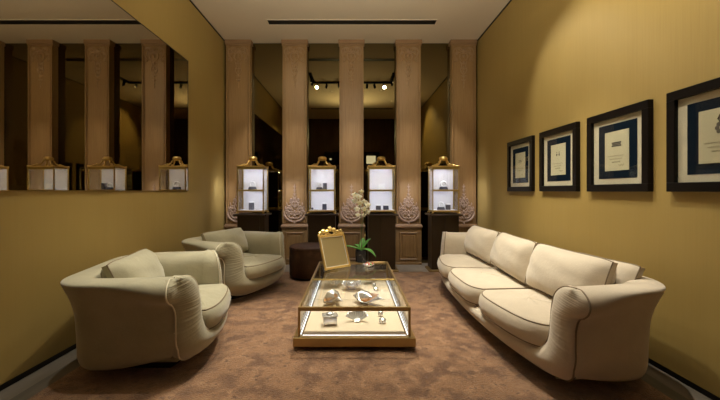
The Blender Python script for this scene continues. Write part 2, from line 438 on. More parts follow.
for i_, (sx_, tx_) in enumerate(((-1.08,-1.70),(-.86,-.86),(0,0),(.84,.84),(1.08,1.68))):      # unseen lamps added at the ceiling slot to brighten the lower pilasters
    lamp((sx_, 4.68, ZC-.012), (tx_, 5.20, 1.0), 170 if i_ in (1,2,3) else 200, 27, 1.0, (.98,.93,.92), .02)
def placeholder(X, lit, label):  # panels added to stand in for unclear shapes reflected in the mirrors
    t = thing('wall_screen', label, 'screen', (X, YR, 2.12))
    MB().box(-.24,.24,0,.035,-.20,.20,.004).build('casing', 'blackgloss', t, smooth=False)
    MB().box(-.17 if lit else -.08, .12 if lit else -.02, .035, .038, -.17 if lit else -.05, .08 if lit else .0).build('display', 'screenlit', t, smooth=False)
M['screenlit'] = mat('lit_display', (.02,.02,.02), .4, emit=((.9,.93,1.0), 3.0))
placeholder(-.62, False, 'black wall screen seen in the mirror panel left of the central pilaster')
placeholder(.62, True, 'black wall screen with bright picture, seen in the mirror panel right of centre')

# ------------------------------------------------------------------ upholstered seating
SECA = [(-.21,.056),(-.12,.077),(-.055,.127),(-.02,.19),(-.008,.26),(-.010,.34),(-.012,.42),(0,.475),(.030,.497),(.055,.525),(.064,.56),(.050,.60),(.010,.628),(-.045,.636),(-.095,.625),(-.128,.59),(-.142,.54),(-.147,.45),(-.147,.3),(-.147,.12),(-.13,.06)]
SECB = [(-.12,.05),(-.06,.055),(-.015,.085),(0,.14),(0.0,.24),(.004,.32),(.008,.40),(.020,.46),(.036,.515),(.054,.56),(.068,.595),(.074,.615),(.055,.628),(.02,.635),(-.06,.632),(-.115,.60),(-.140,.54),(-.147,.45),(-.147,.3),(-.147,.12),(-.13,.06)]
def seat_furniture(root, Wb, Da, bulge, splay, fabric, pipe, cushpipe, ncush, back, band=.147, front_pow=2.4, ruf=1.0):
    """x forward, y sideways, base z=0.  U-shaped shell, ruched front band, seat and back cushions"""
    Rc = .13
    path = []                                # (x, y, nx, ny, t)
    n1 = 9
    for i in range(n1):
        t = i/(n1-1); x = Da*(1-t) + Rc*t
        path.append((x, -Wb, 0, -1, t))
    for i in range(1, 7):
        a = R(-90 - 90*i/7); path.append((Rc+Rc*math.cos(a), -Wb+Rc+Rc*math.sin(a), math.cos(a), math.sin(a), 1))
    nb = max(7, int(Wb*10))
    half = path[:]
    bk = []
    for i in range(nb):
        y = (-Wb+Rc)*(1-2*i/(nb-1)); bk.append((0, y, -1, 0, 1))
    path = half + bk + [(p[0], -p[1], p[2], -p[3], p[4]) for p in half[::-1]]
    def spl(x, y): return y*(1+splay*x/Wb)
    rows = []
    for (x, y, nx, ny, t) in path:
        s = min(1, max(0, t*1.1))
        s = s*s*(3-2*s)
        row = []
        cor = 0
        for (a, b) in zip(SECA, SECB):
            n = a[0]*(1-s)+b[0]*s; z = a[1]*(1-s)+b[1]*s
            if n > 0: n *= 1+cor
            rec = (.085*max(0, (.20-z)/.15)**1.3 + .02*max(0,(z-.3)/.3))*max(0, 1-t*2.5)
            if n < -.125: rec = 0
            row.append((x+nx*n-rec, spl(x, y+ny*n), z))
        rows.append(row)
    sh = MB().grid(rows, closev=True)
    subsurf(sh.build('shell', fabric, root, angle=180), 2)
    # back seam
    def xf(y, k=1.0):
        u = min(1, abs(y)/(Wb+.0)); return Da + bulge*k*(1-u**front_pow)
    # front band
    outer = [(-.016,.635),(.010,.630),(.050,.60),(.064,.56),(.055,.525),(.030,.497),(0,.475),(-.012,.42),(-.010,.34),(-.008,.26),(-.02,.19),(-.055,.125),(-.12,.075),(-.21,.055)]
    inner = [(-.020,.636),(-.048,.635),(-.085,.628),(-.115,.605),(-.133,.575),(-.142,.54),(-.147,.49),(-.148,.44),(-.149,.385),(-.152,.335),(-.165,.285),(-.20,.25),(-.245,.232),(-.30,.226)]
    k = max(4, int((Wb-.3)*10))
    for i in range(1, k+1):
        t = i/k
        outer.append((-.21-(Wb-.21)*t, .055)); inner.append((-.30-(Wb-.30)*t, .226))
    No = len(outer)
    O = [(Wb+a, b) for a, b in outer]; I = [(Wb+a, b) for a, b in inner]
    O += [(-a, b) for a, b in O[-2::-1]]; I += [(-a, b) for a, b in I[-2::-1]]
    # resample
    Os = smooth_curve([(a,b,0) for a,b in O], 14); Is = smooth_curve([(a,b,0) for a,b in I], 14)
    rows = []; pin = []; pout = []
    random.seed(int(Wb*1000))
    ph = [random.uniform(0,6) for _ in range(6)]
    nu = 9
    for j, (o, i_) in enumerate(zip(Os, Is)):
        row = []
        armf = max(0, min(1, (i_.y-.24)/.12))     # 1 on the arms, 0 on the rail
        ruche = ruf*armf*(.0014*math.sin(j*1.15+ph[0]) + .0012*math.sin(j*1.73+ph[1]) + .0008*math.sin(j*.61+ph[2]))
        for q in range(nu):
            u = q/(nu-1); y = i_.x*(1-u)+o.x*u; z = i_.y*(1-u)+o.y*u
            bl = math.sin(PI*u)**.55 if 0 < u < 1 else 0
            tuck = .085*max(0, (.20-z)/.15)**1.3
            lean = .02*max(0,(z-.3)/.3)
            x = xf(y) + (.040+.012*(1-armf))*bl - tuck - lean + ruche*bl
            row.append((x, spl(x, y), z))
            if q == 0: pin.append((x, spl(x,y), z))
            if q == nu-1: pout.append((x, spl(x,y), z))
        sg = 1 if i_.x > 0 else -1
        top_ = max(0, min(1, (i_.y-.56)/.06)); row.insert(0, (Da-.02, spl(Da-.02, i_.x-sg*.004*(1-top_) if i_.y > .27 else i_.x), i_.y+.004*top_))
        x, y, z = row[-1]; row.append((x-.04, spl(x-.04, o.x-sg*.009), z+(.008 if z < .3 else -.006)))
        rows.append(row)
    fb = MB().grid(rows); fbo = fb.build('front_band', fabric, root, angle=80)
    MB().tube([(p[0]+.001, p[1], p[2]) for p in pin], .0045, 6).build('piping', pipe, fbo)
    MB().tube([(p[0]+.001, p[1], p[2]) for p in pout], .0045, 6).build('piping', pipe, fbo)
    # seat deck
    n = 24; ys = [-(Wb-.12)+2*(Wb-.12)*i/n for i in range(n+1)]
    d = MB(); top = [(xf(y)-.01, spl(xf(y), y)) for y in ys]; allp = [(.10, ys[0]), *top, (.10, ys[-1])]
    bot = [(x-.11 if x > .2 else x+.0, y*.93) for x, y in allp]
    N = len(allp)
    d.add([(x,y,.225) for x,y in allp]+[(x,y,.056) for x,y in bot], [tuple(range(N)), tuple(range(N,2*N))[::-1]]+[(i,(i+1)%N,N+(i+1)%N,N+i) for i in range(N)])
    d.build('seat_deck', fabric, root, smooth=False)
    pl = [(x-.16 if x > .2 else x+.06, y*.80) for x, y in allp]
    d = MB(); d.add([(x,y,.07) for x,y in pl]+[(x,y,0) for x,y in pl], [tuple(range(N)), tuple(range(N,2*N))[::-1]]+[(i,(i+1)%N,N+(i+1)%N,N+i) for i in range(N)])
    d.build('plinth', 'black', root, smooth=False)
    # seat cushions
    Yi = Wb-.150
    for c in range(ncush):
        y0 = -Yi + 2*Yi*c/ncush + .002; y1 = -Yi + 2*Yi*(c+1)/ncush - .002
        def fy(y):
            u = (y-y0)/(y1-y0)*2-1
            u_ = abs(u)**3.2
            extra = .028 + .035*(1-u_) if ncush > 1 else .052
            return xf(y)*1.0 + extra - (.03 if ncush == 1 else .055)*(abs(u)**7)
        nf = 26; out = []
        for i in range(nf+1):
            y = y0+(y1-y0)*i/nf; out.append((fy(y), y))
        bx = .17
        side0 = [(bx+(out[-1][0]-.02-bx)*(1-i/8), y1) for i in range(1, 9)]
        backp = [(bx, y1+(y0-y1)*i/8) for i in range(1, 8)]
        side1 = [(bx+(out[0][0]-.02-bx)*(i/8), y0) for i in range(0, 8)]
        loop = out+side0+backp+side1
        loop = [(x, spl(x, y)) for x, y in loop]
        cx = sum(p[0] for p in loop)/len(loop); cy = sum(p[1] for p in loop)/len(loop)
        z0, z1 = .228, .375
        rows = []
        prof = [(.05,z0,0),(.018,z0+.004,0),(.004,z0+.02,0),(-.006,z0+.05,0),(-.010,z0+.075,0),(-.004,z1-.035,0),(.006,z1-.012,0),(.022,z1+.003,0),(.045,z1+.010,0)]
        L = len(loop)
        def off(k, d):
            p0 = loop[k-1]; p1 = loop[(k+1)%L]; tx, ty = p1[0]-p0[0], p1[1]-p0[1]; l = math.hypot(tx,ty) or 1
            return (loop[k][0]-ty/l*d, loop[k][1]+tx/l*d)
        sgn = 1
        ar = sum(loop[k][0]*loop[(k+1)%L][1]-loop[(k+1)%L][0]*loop[k][1] for k in range(L))
        if ar < 0: sgn = -1
        for ins, z, _ in prof:
            r = []
            for kk in range(L):
                x, y = off(kk, ins*sgn); r.append((x, y, z))
            rows.append(r)
        for s_ in (.85,.68,.5,.32,.15,.02):
            zz = z1+.010+.034*(1-s_**2.2)
            r = []
            for (x,y,z) in rows[len(prof)-1]:
                w = .004*math.sin(x*19+c*2)*math.sin(y*13+1)
                r.append((cx+(x-cx)*s_, cy+(y-cy)*s_, zz+w))
            rows.append(r)
        sc = MB().grid(rows, closev=True).build('seat_cushion', fabric, root, angle=80)
        e1 = [(*off(kk, .014*sgn), z1-.003) for kk in range(L)]
        e2 = [(*off(kk, .004*sgn), z0+.012) for kk in range(L)]
        MB().tube(e1, .0042, 6, closed=True).build('piping', cushpipe, sc)
        MB().tube(e2, .0035, 6, closed=True).build('piping', cushpipe, sc)
    # back cushions: (y centre, width, height, depth-offset x, lean, yaw, thickness)
    for bi, (yc, w, h, x0, lean, yaw, th) in enumerate(back):
        nu_, nv = 18, 14; fr = []; bk2 = []; edge = []
        mt = Matrix.Translation((x0, yc, .40)) @ Matrix.Rotation(yaw, 4, 'Z') @ Matrix.Rotation(-lean, 4, 'Y')
        def P(u, v, side):
            pin_ = 1-.05*(abs(v)**2)*0
            yy = w/2*u*(1-.05*(1-abs(v)**2)*(1 if abs(u)>.9 else 0)); zz = h/2 + h/2*v + .012*(1-abs(u)**2)*v
            yy = w/2*u*(1 - .035*(1-v*v)*abs(u)**4); zz = h/2 + h/2*v*(1 - .05*(1-u*u)*abs(v)**4) - (.012*abs(u)**6*v)
            e = max(0,(1-abs(u)**2.8))**.62*max(0,(1-abs(v)**2.8))**.62
            xx = side*(.016+th/2*e)
            xx += .004*math.sin(u*7+bi*2.1+v*3)*e + .003*math.sin(v*9+u*4+bi)*e
            return tuple(mt @ Vector((xx, yy, zz)))
        fr = [[P(-1+2*i/nu_, -1+2*j/nv, 1) for j in range(nv+1)] for i in range(nu_+1)]
        bk2 = [[P(-1+2*i/nu_, -1+2*j/nv, -1) for j in range(nv+1)] for i in range(nu_+1)]
        m = MB().grid(fr).grid(bk2)
        def rim(g): return [g[i][0] for i in range(nu_)] + [g[nu_][j] for j in range(nv)] + [g[nu_-i][nv] for i in range(nu_)] + [g[0][nv-j] for j in range(nv)]
        a, b = rim(fr), rim(bk2)
        m.grid([a, b], closev=True)
        bc = m.build('back_cushion', fabric, root, angle=80)
        MB().tube(a, .0038, 6, closed=True).build('piping', cushpipe, bc)

#SEATS
ch = thing('armchair', 'sage green velvet tub armchair nearest the camera, ruched arm fronts', 'armchair', (-1.66,2.33,.018), R(11), 'sage green tub armchairs')
seat_furniture(ch, .40, .58, .160, .17, 'chair', 'pipe_light', 'pipe_dark', 1, [(-.02,.60,.325,.27,R(22),0,.22)])
ch.scale = (1,1,.93)
dup(ch, (-1.57,3.94,.018), R(-21), 'sage green velvet tub armchair farther away, beside the brown ottoman')
sf = thing('sofa', 'long cream suede three-seat sofa with rolled arms along the right wall', 'sofa', (1.655,2.98,.018), R(180))
seat_furniture(sf, 1.10, .54, .17, .28, 'sofa', 'pipe_dark', 'pipe_dark', 3,
    [(-.72,.70,.355,.32,R(14),R(0),.23),(-.01,.70,.36,.32,R(14),R(-3),.23),(.70,.70,.36,.31,R(15),R(4),.23),(.80,.46,.33,.16,R(20),R(8),.12)], ruf=.35)
sf.scale = (1,1,.93)

# ------------------------------------------------------------------ ottoman
ot = thing('ottoman', 'round dark brown ottoman between the far armchair and the glass table', 'ottoman', (-.53,4.42,.018))
orad = .255
MB().lathe([(orad-.03,.03),(orad-.006,.035),(orad,.05),(orad+.003,.20),(orad,.355),(orad-.004,.365)],(0,0,0),48).build('side', 'leather', ot)
MB().lathe([(orad-.004,.365),(orad+.002,.372),(orad+.001,.388),(orad-.02,.402),(orad*.6,.412),(.0001,.416)],(0,0,0),48).build('top_cushion', 'leather', ot)
MB().tube([((orad+.002)*math.cos(2*PI*k/48),(orad+.002)*math.sin(2*PI*k/48),.368) for k in range(48)], .004, 6, closed=True).build('piping', 'leather', ot)
MB().lathe([(orad-.05,0),(orad-.05,.03)],(0,0,0),36).build('plinth', 'black', ot)

# ------------------------------------------------------------------ display table
TY0, TY1, TW, TH, TX = 2.395, 3.94, .386, .306, .016
YMID = 3.16
tb = thing('display_table', 'low glass display table with brushed bronze frame on the carpet', 'display table', (TX, TY0, .018))
L = TY1-TY0; th = TH-.018
MB().box(-TW+.05, TW-.05, .05, L-.05, 0, .03).build('plinth', 'black', tb, smooth=False)
b = MB()
b.box(-TW-.030, TW+.030, -.030, 0.02, .026, .088, .003).box(-TW-.030, TW+.030, L-.02, L+.030, .026, .088, .003)
b.box(-TW-.030, -TW+.02, .02, L-.02, .026, .088, .003).box(TW-.02, TW+.030, .02, L-.02, .026, .088, .003)
b.box(-TW+.02, TW-.02, .02, L-.02, .026, .060)
b.build('base_frame', 'bronze', tb, smooth=False)
e = .016
fr_ = MB().box(-TW, TW, 0, e, th-.029, th, .002).box(-TW, TW, L-e, L, th-.029, th, .002)
fr_.box(-TW, -TW+e, e, L-e, th-.029, th, .002).box(TW-e, TW, e, L-e, th-.029, th, .002)
fr_.build('top_frame', 'bronze', tb, smooth=False)
MB().box(-TW+e, TW-e, YMID-TY0-.006, YMID-TY0+.006, th-.012, th, .001).build('cross_bar', 'gold', tb, smooth=False)
for sx in (-1,1):
    for y in (0, L-e):
        MB().box(sx*TW, sx*(TW-e), y, y+e, .088, th-.029).build('corner_post', 'bronze', tb, smooth=False)
for y0, y1 in ((e, YMID-TY0-.006),(YMID-TY0+.006, L-e)):
    MB().box(-TW+e, TW-e, y0, y1, th-.009, th-.001).build('glass_top', 'glass', tb, smooth=False)
for sx in (-1,1):
    MB().box(sx*(TW-.003), sx*(TW-.009), e, L-e, .086, th-.029).build('side_glass', 'glass', tb, smooth=False)
for y in (.003, L-.009):
    MB().box(-TW+e, TW-e, y, y+.006, .086, th-.029).build('end_glass', 'glass', tb, smooth=False)
TZ = .018+.102     # tray top, world
MB().box(-TW+.035, TW-.035, .055, YMID-TY0-.004, .060, .102, .004).build('tray', 'tray', tb, smooth=False)
MB().box(-TW+.035, TW-.035, YMID-TY0+.004, L-.055, .060, .102, .004).build('tray', 'tray', tb, smooth=False)
s_ = MB()
for sx in (-1,1): s_.box(sx*(TW-.014), sx*(TW-.019), .03, L-.03, .088, .094)
s_.box(-TW+.03, TW-.03, .015, .019, .084, .090)
s_.build('light_strip', 'ledw', tb, smooth=False)

# ------------------------------------------------------------------ things in the table
def on_tray(px, py, z=TZ+.002):
    d = F*(H-z)/(py-CY); return ((px-CX)*d/F, d, z)
def conch(loc, rz, sc, label, mirror=1, tilt=R(80)):
    t = thing('conch_shell', label, 'shell', loc, rz)
    rows = []; n = 130; turns = 4.2
    for i in range(n+1):
        q = i/n; a = 2*PI*turns*q; g = math.exp(2.5*(q-1))
        Rr = .034*g; r = .030*g*(1+.05*math.sin(a*6)); zc = .105*(1-g)
        row = []
        for j in range(16):
            b_ = 2*PI*j/16
            rr = Rr + r*math.cos(b_); zz = r*math.sin(b_)*1.35
            # long siphon pulled from the last whorl
            if q > .78 and math.sin(b_) < 0: zz -= .085*((q-.78)/.22)**1.5*(-math.sin(b_))**3; rr *= 1-.5*((q-.78)/.22)*(-math.sin(b_))**3
            row.append((rr*math.cos(a)*mirror, rr*math.sin(a), zc+zz))
        rows.append(row)
    # lay it on its side: spire axis horizontal
    rot = Matrix.Rotation(tilt, 4, 'X')
    vs = [[rot @ Vector(p) for p in r] for r in rows]
    low = min(p.z for r in vs for p in r)
    vs = [[((p.x)*sc, (p.y)*sc, (p.z-low)*sc) for p in r] for r in vs]
    MB().grid(vs, closev=True).build('shell_body', 'silver', t, angle=60)
    # flared lip and coloured opening on the up/front side
    last = vs[-1]; c = Vector((sum(p[0] for p in last)/16, sum(p[1] for p in last)/16, sum(p[2] for p in last)/16))
    lip = MB(); r1 = [list(last)]
    for s in (1.12, 1.28, 1.40):
        r1.append([tuple(c + (Vector(p)-c)*s + Vector((0,-.004*s,.006*s))*sc) for p in last])
    r1 = [[(p[0],p[1],max(p[2],.0015)) for p in r] for r in r1]
    lip.grid(r1, closev=True)
    lip.build('lip', 'silver', t, angle=80)
    op = MB(); inn = []
    for s in (1.30,1.0,.7,.4,.05):
        inn.append([tuple(c + (Vector(p)-c)*s + Vector((0,-.002,.005*s))*sc) for p in last])
    inn = [[(p[0],p[1]-.0015,max(p[2],.002)) for p in r] for r in inn]
    op.grid(inn, closev=True)
    op.build('shell_opening', 'shellin', t, angle=80)
    return t
def shell_big(loc, rz, label, L_=.20, Wd=.105, Ht=.075, mir=1):
    """conch lying on its side, long axis x, opening facing the front (-y)"""
    t = thing('conch_shell', label, 'shell', loc, rz)
    nx, na = 40, 28; rows = []
    for i in range(nx+1):
        q = i/nx                         # 0 = spire tip, 1 = siphon tip
        r = (math.sin(PI*min(1, q**.62)))**.9 if 0 < q < 1 else 0
        if q < .30: r = (q/.30)**.8*(1+.13*math.sin(q*2*PI/.075)) * .93
        else: r = max(0, 1-((q-.30)/.70))**1.15*1.0
        row = []
        for j in range(na):
            a = 2*PI*j/na
            rib = 1+.05*math.sin(a*7+q*14)
            cy_, cz_ = Wd/2*r*math.cos(a)*rib, Ht/2*r*math.sin(a)*rib
            row.append((mir*(q-.35)*L_, cy_, max(.0, Ht/2*.92+cz_)))
        rows.append(row)
    MB().grid(rows, closev=True).build('shell_body', 'silver', t, angle=70)
    # flaring wing with orange lining
    wing = []; lin = []
    for i in range(15):
        q = i/14; x = mir*((.20+.62*q)-.35)*L_
        wv = math.sin(PI*q**.8)**.7 if 0 < q < 1 else 0
        r0, r1 = [], []
        for k in range(9):
            s = k/8
            y = -Wd*.10 - Wd*.66*s*wv; z = Ht*.80 - Ht*.50*s*wv - Ht*.30*math.sin(PI*s)*wv
            z = max(.004, z)
            r1.append((x, y, z+.002)); r0.append((x, y-.002, max(0,z-.006)))
        wing.append(r0); lin.append(r1)
    MB().grid(wing).build('lip', 'silver', t, angle=80)
    MB().grid(lin).build('shell_opening', 'shellin', t, angle=80)
    ed = [w[-1] for w in lin]
    MB().tube(ed, .0035, 6).build('lip_rim', 'silver', t)
    return t
p = on_tray(333, 303); shell_big(p, R(-55), 'silver conch shell with an orange opening, left of the pair inside the table', .25,.14,.12)
p = on_tray(364, 303); shell_big(p, R(-22), 'silver conch shell with brown opening and long spike, right of the pair', .30,.13,.12)

def scallop(loc, rz, w, label, parentname='scallop_dish'):
    t = thing(parentname, label, 'dish', (loc[0],loc[1],loc[2]+.028), rz); t.rotation_euler = (R(32),0,rz)
    rows = []
    for i in range(9):
        s = i/8; row = []
        for j in range(49):
            a = R(-80)+R(160)*j/48
            rib = 1+.035*math.cos(j*2*PI/4.8)
            r = w*.62*s*rib
            row.append((r*math.sin(a), -w*.30+r*math.cos(a), .004+.030*s**2+.004*math.cos(j*2*PI/4.8)*s))
        rows.append(row)
    m = MB().grid(rows); o = m.build('fluted_bowl', 'silver', t, angle=80)
    so = o.modifiers.new('Solidify','SOLIDIFY'); so.thickness = .003; so.offset = 1
    MB().box(-w*.14, w*.14, -w*.42, -w*.22, .003, .012, .003).build('hinge_tab', 'silver', t)
    return t
scallop(on_tray(357,320), R(0), .135, 'silver scallop shell dish near the front of the table tray')
# silver box with ring handle
t = thing('trinket_box', 'square silver trinket box with a knobbed lid, near the front left of the tray', 'box', on_tray(330,324), R(8))
MB().box(-.052,.052,-.035,.035,.006,.060,.006).build('box_body', 'silver', t, smooth=False)
MB().box(-.057,.057,-.04,.04,.060,.072,.005).lathe([(.03,.072),(.028,.082),(.01,.09),(.0001,.092)],(0,0,0),16).build('lid', 'silver', t)
for sx in (-1,1):
    for sy in (-1,1): MB().ball((sx*.045, sy*.03, .007), .007, 8).build('foot', 'silver', t)
def pillbox(px, py, r, label):
    t = thing('pill_box', label, 'box', on_tray(px,py))
    MB().lathe([(r*.8,0),(r,.004),(r,.016),(r*.97,.018)],(0,0,0),24).build('box_body', 'silver', t)
    MB().lathe([(r*.97,.018),(r*1.03,.019),(r*1.02,.024),(r*.6,.034),(r*.15,.037),(.0001,.038)],(0,0,0),24, rf=lambda a,q: 1+.04*math.cos(a*10)).build('lid', 'silver', t)
pillbox(380.5,315.5,.020,'small round silver box at the front right of the tray, farther of the pair')
pillbox(382.5,322.5,.027,'small round silver box at the front right of the tray, nearer of the pair')
pillbox(376,290.5,.026,'round silver box on the right of the tray, behind the long-spiked conch')
pillbox(374,286.5,.021,'small round silver box on the right of the tray, just behind its larger twin')
pillbox(374,281,.030,'flat silver lidded box on the right of the tray, farthest back')
# flower bowl
def flowerbowl(loc, r, label, name='petal_bowl', npet=10):
    t = thing(name, label, 'bowl', loc)
    MB().lathe([(r*.35,0),(r*.38,.004),(r*.2,.012),(r*.45,.022),(r*.62,.045),(r*.58,.046),(r*.4,.026),(.0001,.02)],(0,0,0),24).build('cup', 'silver', t)
    for ring, (rr, n, zz, up) in enumerate(((.55,npet,.030,.035),(.35,npet-2,.040,.045))):
        m = MB()
        for k in range(n):
            a = 2*PI*k/n+ring*.3; u = Vector((math.cos(a), math.sin(a), 0)); v = Vector((-math.sin(a), math.cos(a), 0))
            rows = []
            for i in range(6):
                s = i/5; wd = r*.22*math.sin(PI*(.15+.8*s))
                c0 = u*(r*(rr+.45*s*(1-.4*ring))) + Vector((0,0,zz+up*s**1.5))
                rows.append([tuple(c0 + v*wd*q + Vector((0,0,.006*abs(q)))) for q in (-1,-.5,0,.5,1)])
            m.grid(rows)
        o = m.build('petals', 'silver', t, angle=80)
        so = o.modifiers.new('Solidify','SOLIDIFY'); so.thickness = .002
flowerbowl(on_tray(352,289), .115, 'large silver bowl of pointed petals inside the table, behind the conches')
flowerbowl(on_tray(335,287), .075, 'smaller silver leaf-edged dish inside the table, left of the petal bowl', 'leaf_dish', 8)

# ------------------------------------------------------------------ things on the table top
TT = TH+.0
def on_top(px, py, z=TT):
    d = F*(H-z)/(py-CY); return ((px-CX)*d/F, d, z)
# gilded table frame with an even olive-gold panel
a_ = Vector(on_top(324.5,271)); b_ = Vector(on_top(350.5,266.5))
yaw = math.atan2(b_.y-a_.y, b_.x-a_.x); wdt = (b_-a_).length
c_ = (a_+b_)/2
gm = thing('picture_frame', 'gilded picture frame with flower crest leaning back on the glass table', 'picture frame', (c_.x, c_.y, TT+.003), yaw)
hgt = .355; lean = R(-20)
GM = Matrix.Rotation(lean, 4, 'X')
w2 = wdt/2
m = MB()
bw = .024
for (x0,x1,z0,z1) in ((-w2,w2,0,bw),(-w2,w2,hgt-bw,hgt),(-w2,-w2+bw,bw,hgt-bw),(w2-bw,w2,bw,hgt-bw)):
    m.box(x0,x1,-.012,.006,z0,z1,.005,mtx=GM)
for q in range(30):
    for sx in (-1,1):
        if q < 22: m.ball(tuple(GM @ Vector((sx*(w2-bw*.5), -.014, bw+ (hgt-2*bw)*q/21))), .0055, 6)
for q in range(16):
    for zz in (bw*.5, hgt-bw*.5): m.ball(tuple(GM @ Vector((-w2+wdt*(q+.5)/16, -.014, zz))), .0055, 6)
m.build('frame', 'gold_b', gm, smooth=False)
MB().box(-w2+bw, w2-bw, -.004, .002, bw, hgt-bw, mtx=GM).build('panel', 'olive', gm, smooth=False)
m = MB()
for (x0,x1,z0,z1) in ((-w2+bw,w2-bw,bw,bw+.004),(-w2+bw,w2-bw,hgt-bw-.004,hgt-bw),(-w2+bw,-w2+bw+.004,bw,hgt-bw),(w2-bw-.004,w2-bw,bw,hgt-bw)):
    m.box(x0,x1,-.007,-.003,z0,z1,mtx=GM)
m.build('inner_border', 'white', gm, smooth=False)
m = MB()
random.seed(3)
for k in range(7):       # roses and leaves of the crest
    x = (-1+2*k/6)*w2*.80; zc = hgt+.012+.044*(1-abs(x)/w2)**1.0+.010*math.sin(k*2.3); r = .020+.010*(1-abs(x)/w2)
    m.lathe([(.0001,r*.6),(r*.35,r*.45),(r*.6,r*.1),(r,-r*.1),(r*.5,-r*.5),(.0001,-r*.6)], tuple(GM @ Vector((x,-.006,zc))), 12, rf=lambda a,q: 1+.22*math.cos(a*5), mtx=Matrix.Rotation(R(75),3,'X'))
for k in range(16):
    x = random.uniform(-1,1)*w2*.85; zc = hgt+random.uniform(0,.055)*(1-abs(x)/w2*.7); an = random.uniform(.2,2.9)
    pts = [tuple(GM @ Vector((x+math.cos(an)*.028*s, -.004, zc+math.sin(an)*.03*s))) for s in (0,.35,.7,1)]
    m.tube(pts, [.003,.008,.006,.001], 6)
m.tube([tuple(GM @ Vector((-w2+wdt*q/14, -.004, hgt+.004+.008*math.sin(q*1.5)))) for q in range(15)], .007, 6)
m.build('crest', 'gold_b', gm)
for sx in (-1,1): MB().ball((sx*(w2-.02), -.006, .008), .010, 8).build('foot', 'gold_b', gm)
m = MB().box(-.03,.03,-.002,.002,-.30,0, mtx=Matrix.Translation(GM @ Vector((0,.010,.30))) @ Matrix.Rotation(R(16),4,'X'))
m.build('easel_strut', 'navy', gm, smooth=False)

# orchid
M['potm'] = mat('black_marble_pot', (.02,.02,.024), .25, noise=[(22,(1,1,1),(.14,.14,.15),.58,.66)])
op_ = on_top(361.5,262)
orc = thing('potted_orchid', 'white moth orchid in a black pot at the far end of the glass table', 'orchid', (op_[0], op_[1], TT))
MB().lathe([(.060,0),(.066,.006),(.068,.130),(.066,.136),(.060,.130),(.060,.115),(.0001,.113)],(0,0,0),8).build('pot', 'potm', orc, smooth=False)
def leaf3(d, l, w, z0, lift, droop):
    m = MB(); rows = []; u = Vector((math.cos(d), math.sin(d), 0)); v = Vector((-math.sin(d), math.cos(d), 0))
    for i in range(13):
        s = i/12; wd = w*math.sin(PI*min(1,(.10+.90*s)))**.75 if s < 1 else .001
        c = u*(l*s) + Vector((0,0,z0+lift*s-droop*s*s))
        rows.append([tuple(c+v*wd*q+Vector((0,0,.010*abs(q)))) for q in (-1,-.5,0,.5,1)])
    o = m.grid(rows).build('leaf', 'leaf', orc, angle=80)
    so = o.modifiers.new('Solidify','SOLIDIFY'); so.thickness = .004
leaf3(R(182), .21, .042, .125, .10, .05); leaf3(R(78), .11, .036, .125, .16, .04); leaf3(R(-25), .17, .044, .125, .10, .16)
leaf3(R(120), .16, .024, .125, .12, .08); leaf3(R(30), .12, .024, .125, .18, .06)
def flower(m, ml, c, s, n):
    n = n.normalized(); u = n.orthogonal().normalized(); v = n.cross(u)
    # orient so 'v' is mostly up
    up = (Vector((0,0,1)) - n*n.z).normalized(); u = up; v = n.cross(up)
    for k, (ang, ln, wd) in enumerate(((90,1,.34),(90+72,.95,.34),(90-72,.95,.34),(0+12,1.1,.46),(180-12,1.1,.46),(-58,1.0,.30),(-122,1.0,.30))):
        if k in (1,2): continue
        a = R(ang); d = v*math.cos(a)+u*math.sin(a); w = v*(-math.sin(a))+u*math.cos(a)
        rows = []
        for i in range(6):
            t = i/5; wd_ = s*wd*math.sin(PI*(.08+.88*t))**.8
            p = c + d*(s*ln*t) + n*(s*.18*t*(1-t)*2 - s*.10*t)
            rows.append([tuple(p + w*wd_*q - n*(s*.08*q*q)) for q in (-1,-.5,0,.5,1)])
        m.grid(rows)
    ml.ball(tuple(c+n*s*.12), s*.16, 8)
def orch_stem(dx, top, phase):
    pts = smooth_curve([(0,0,.11),(.0,.01,.30),(dx*.3,.0,top*.75),(dx*.8,-.01,top*.97),(dx*1.5,-.03,top)], 6)
    st = MB().tube(pts, .0042, 6).build('flower_stem', 'stem', orc)
    return pts
s1 = orch_stem(-.045, .77, 0); s2 = orch_stem(.055, .60, 1)
def pxflower(px, py, s, k):     # a bloom named by where it hangs, spread around the stems
    y = op_[1]-.03+.03*math.sin(k*2.4)
    return Vector(((px-CX)*y/F - op_[0], y-op_[1], H-(py-CY)*y/F-TT))
fl = [(355,195,.045),(361.5,192,.040),(358.5,197,.048),(354.5,201,.045),(360,203,.046),(357,209,.042),(364,202,.046),(368,205,.045),(364.5,209,.047),(367.5,212,.040),(358,215,.036),(364,215,.034)]
for k, (fx, fy_, s) in enumerate(fl):
    fm, lm = MB(), MB(); c = pxflower(fx, fy_, s, k)
    s *= .80; flower(fm, lm, c, s, Vector((.5*math.sin(k*1.9), -1, .15*math.cos(k*2.7))))
    o = fm.build('bloom', 'petal', orc, angle=80)
    lm.build('bloom_lip', 'lip', o)
    q = min(s1+s2, key=lambda p: (p-c).length)
    MB().tube([tuple(q), tuple((q+c)/2+Vector((0,0,.008))), tuple(c+Vector((0,.004,0)))], .002, 5).build('flower_stalk', 'stem', o)

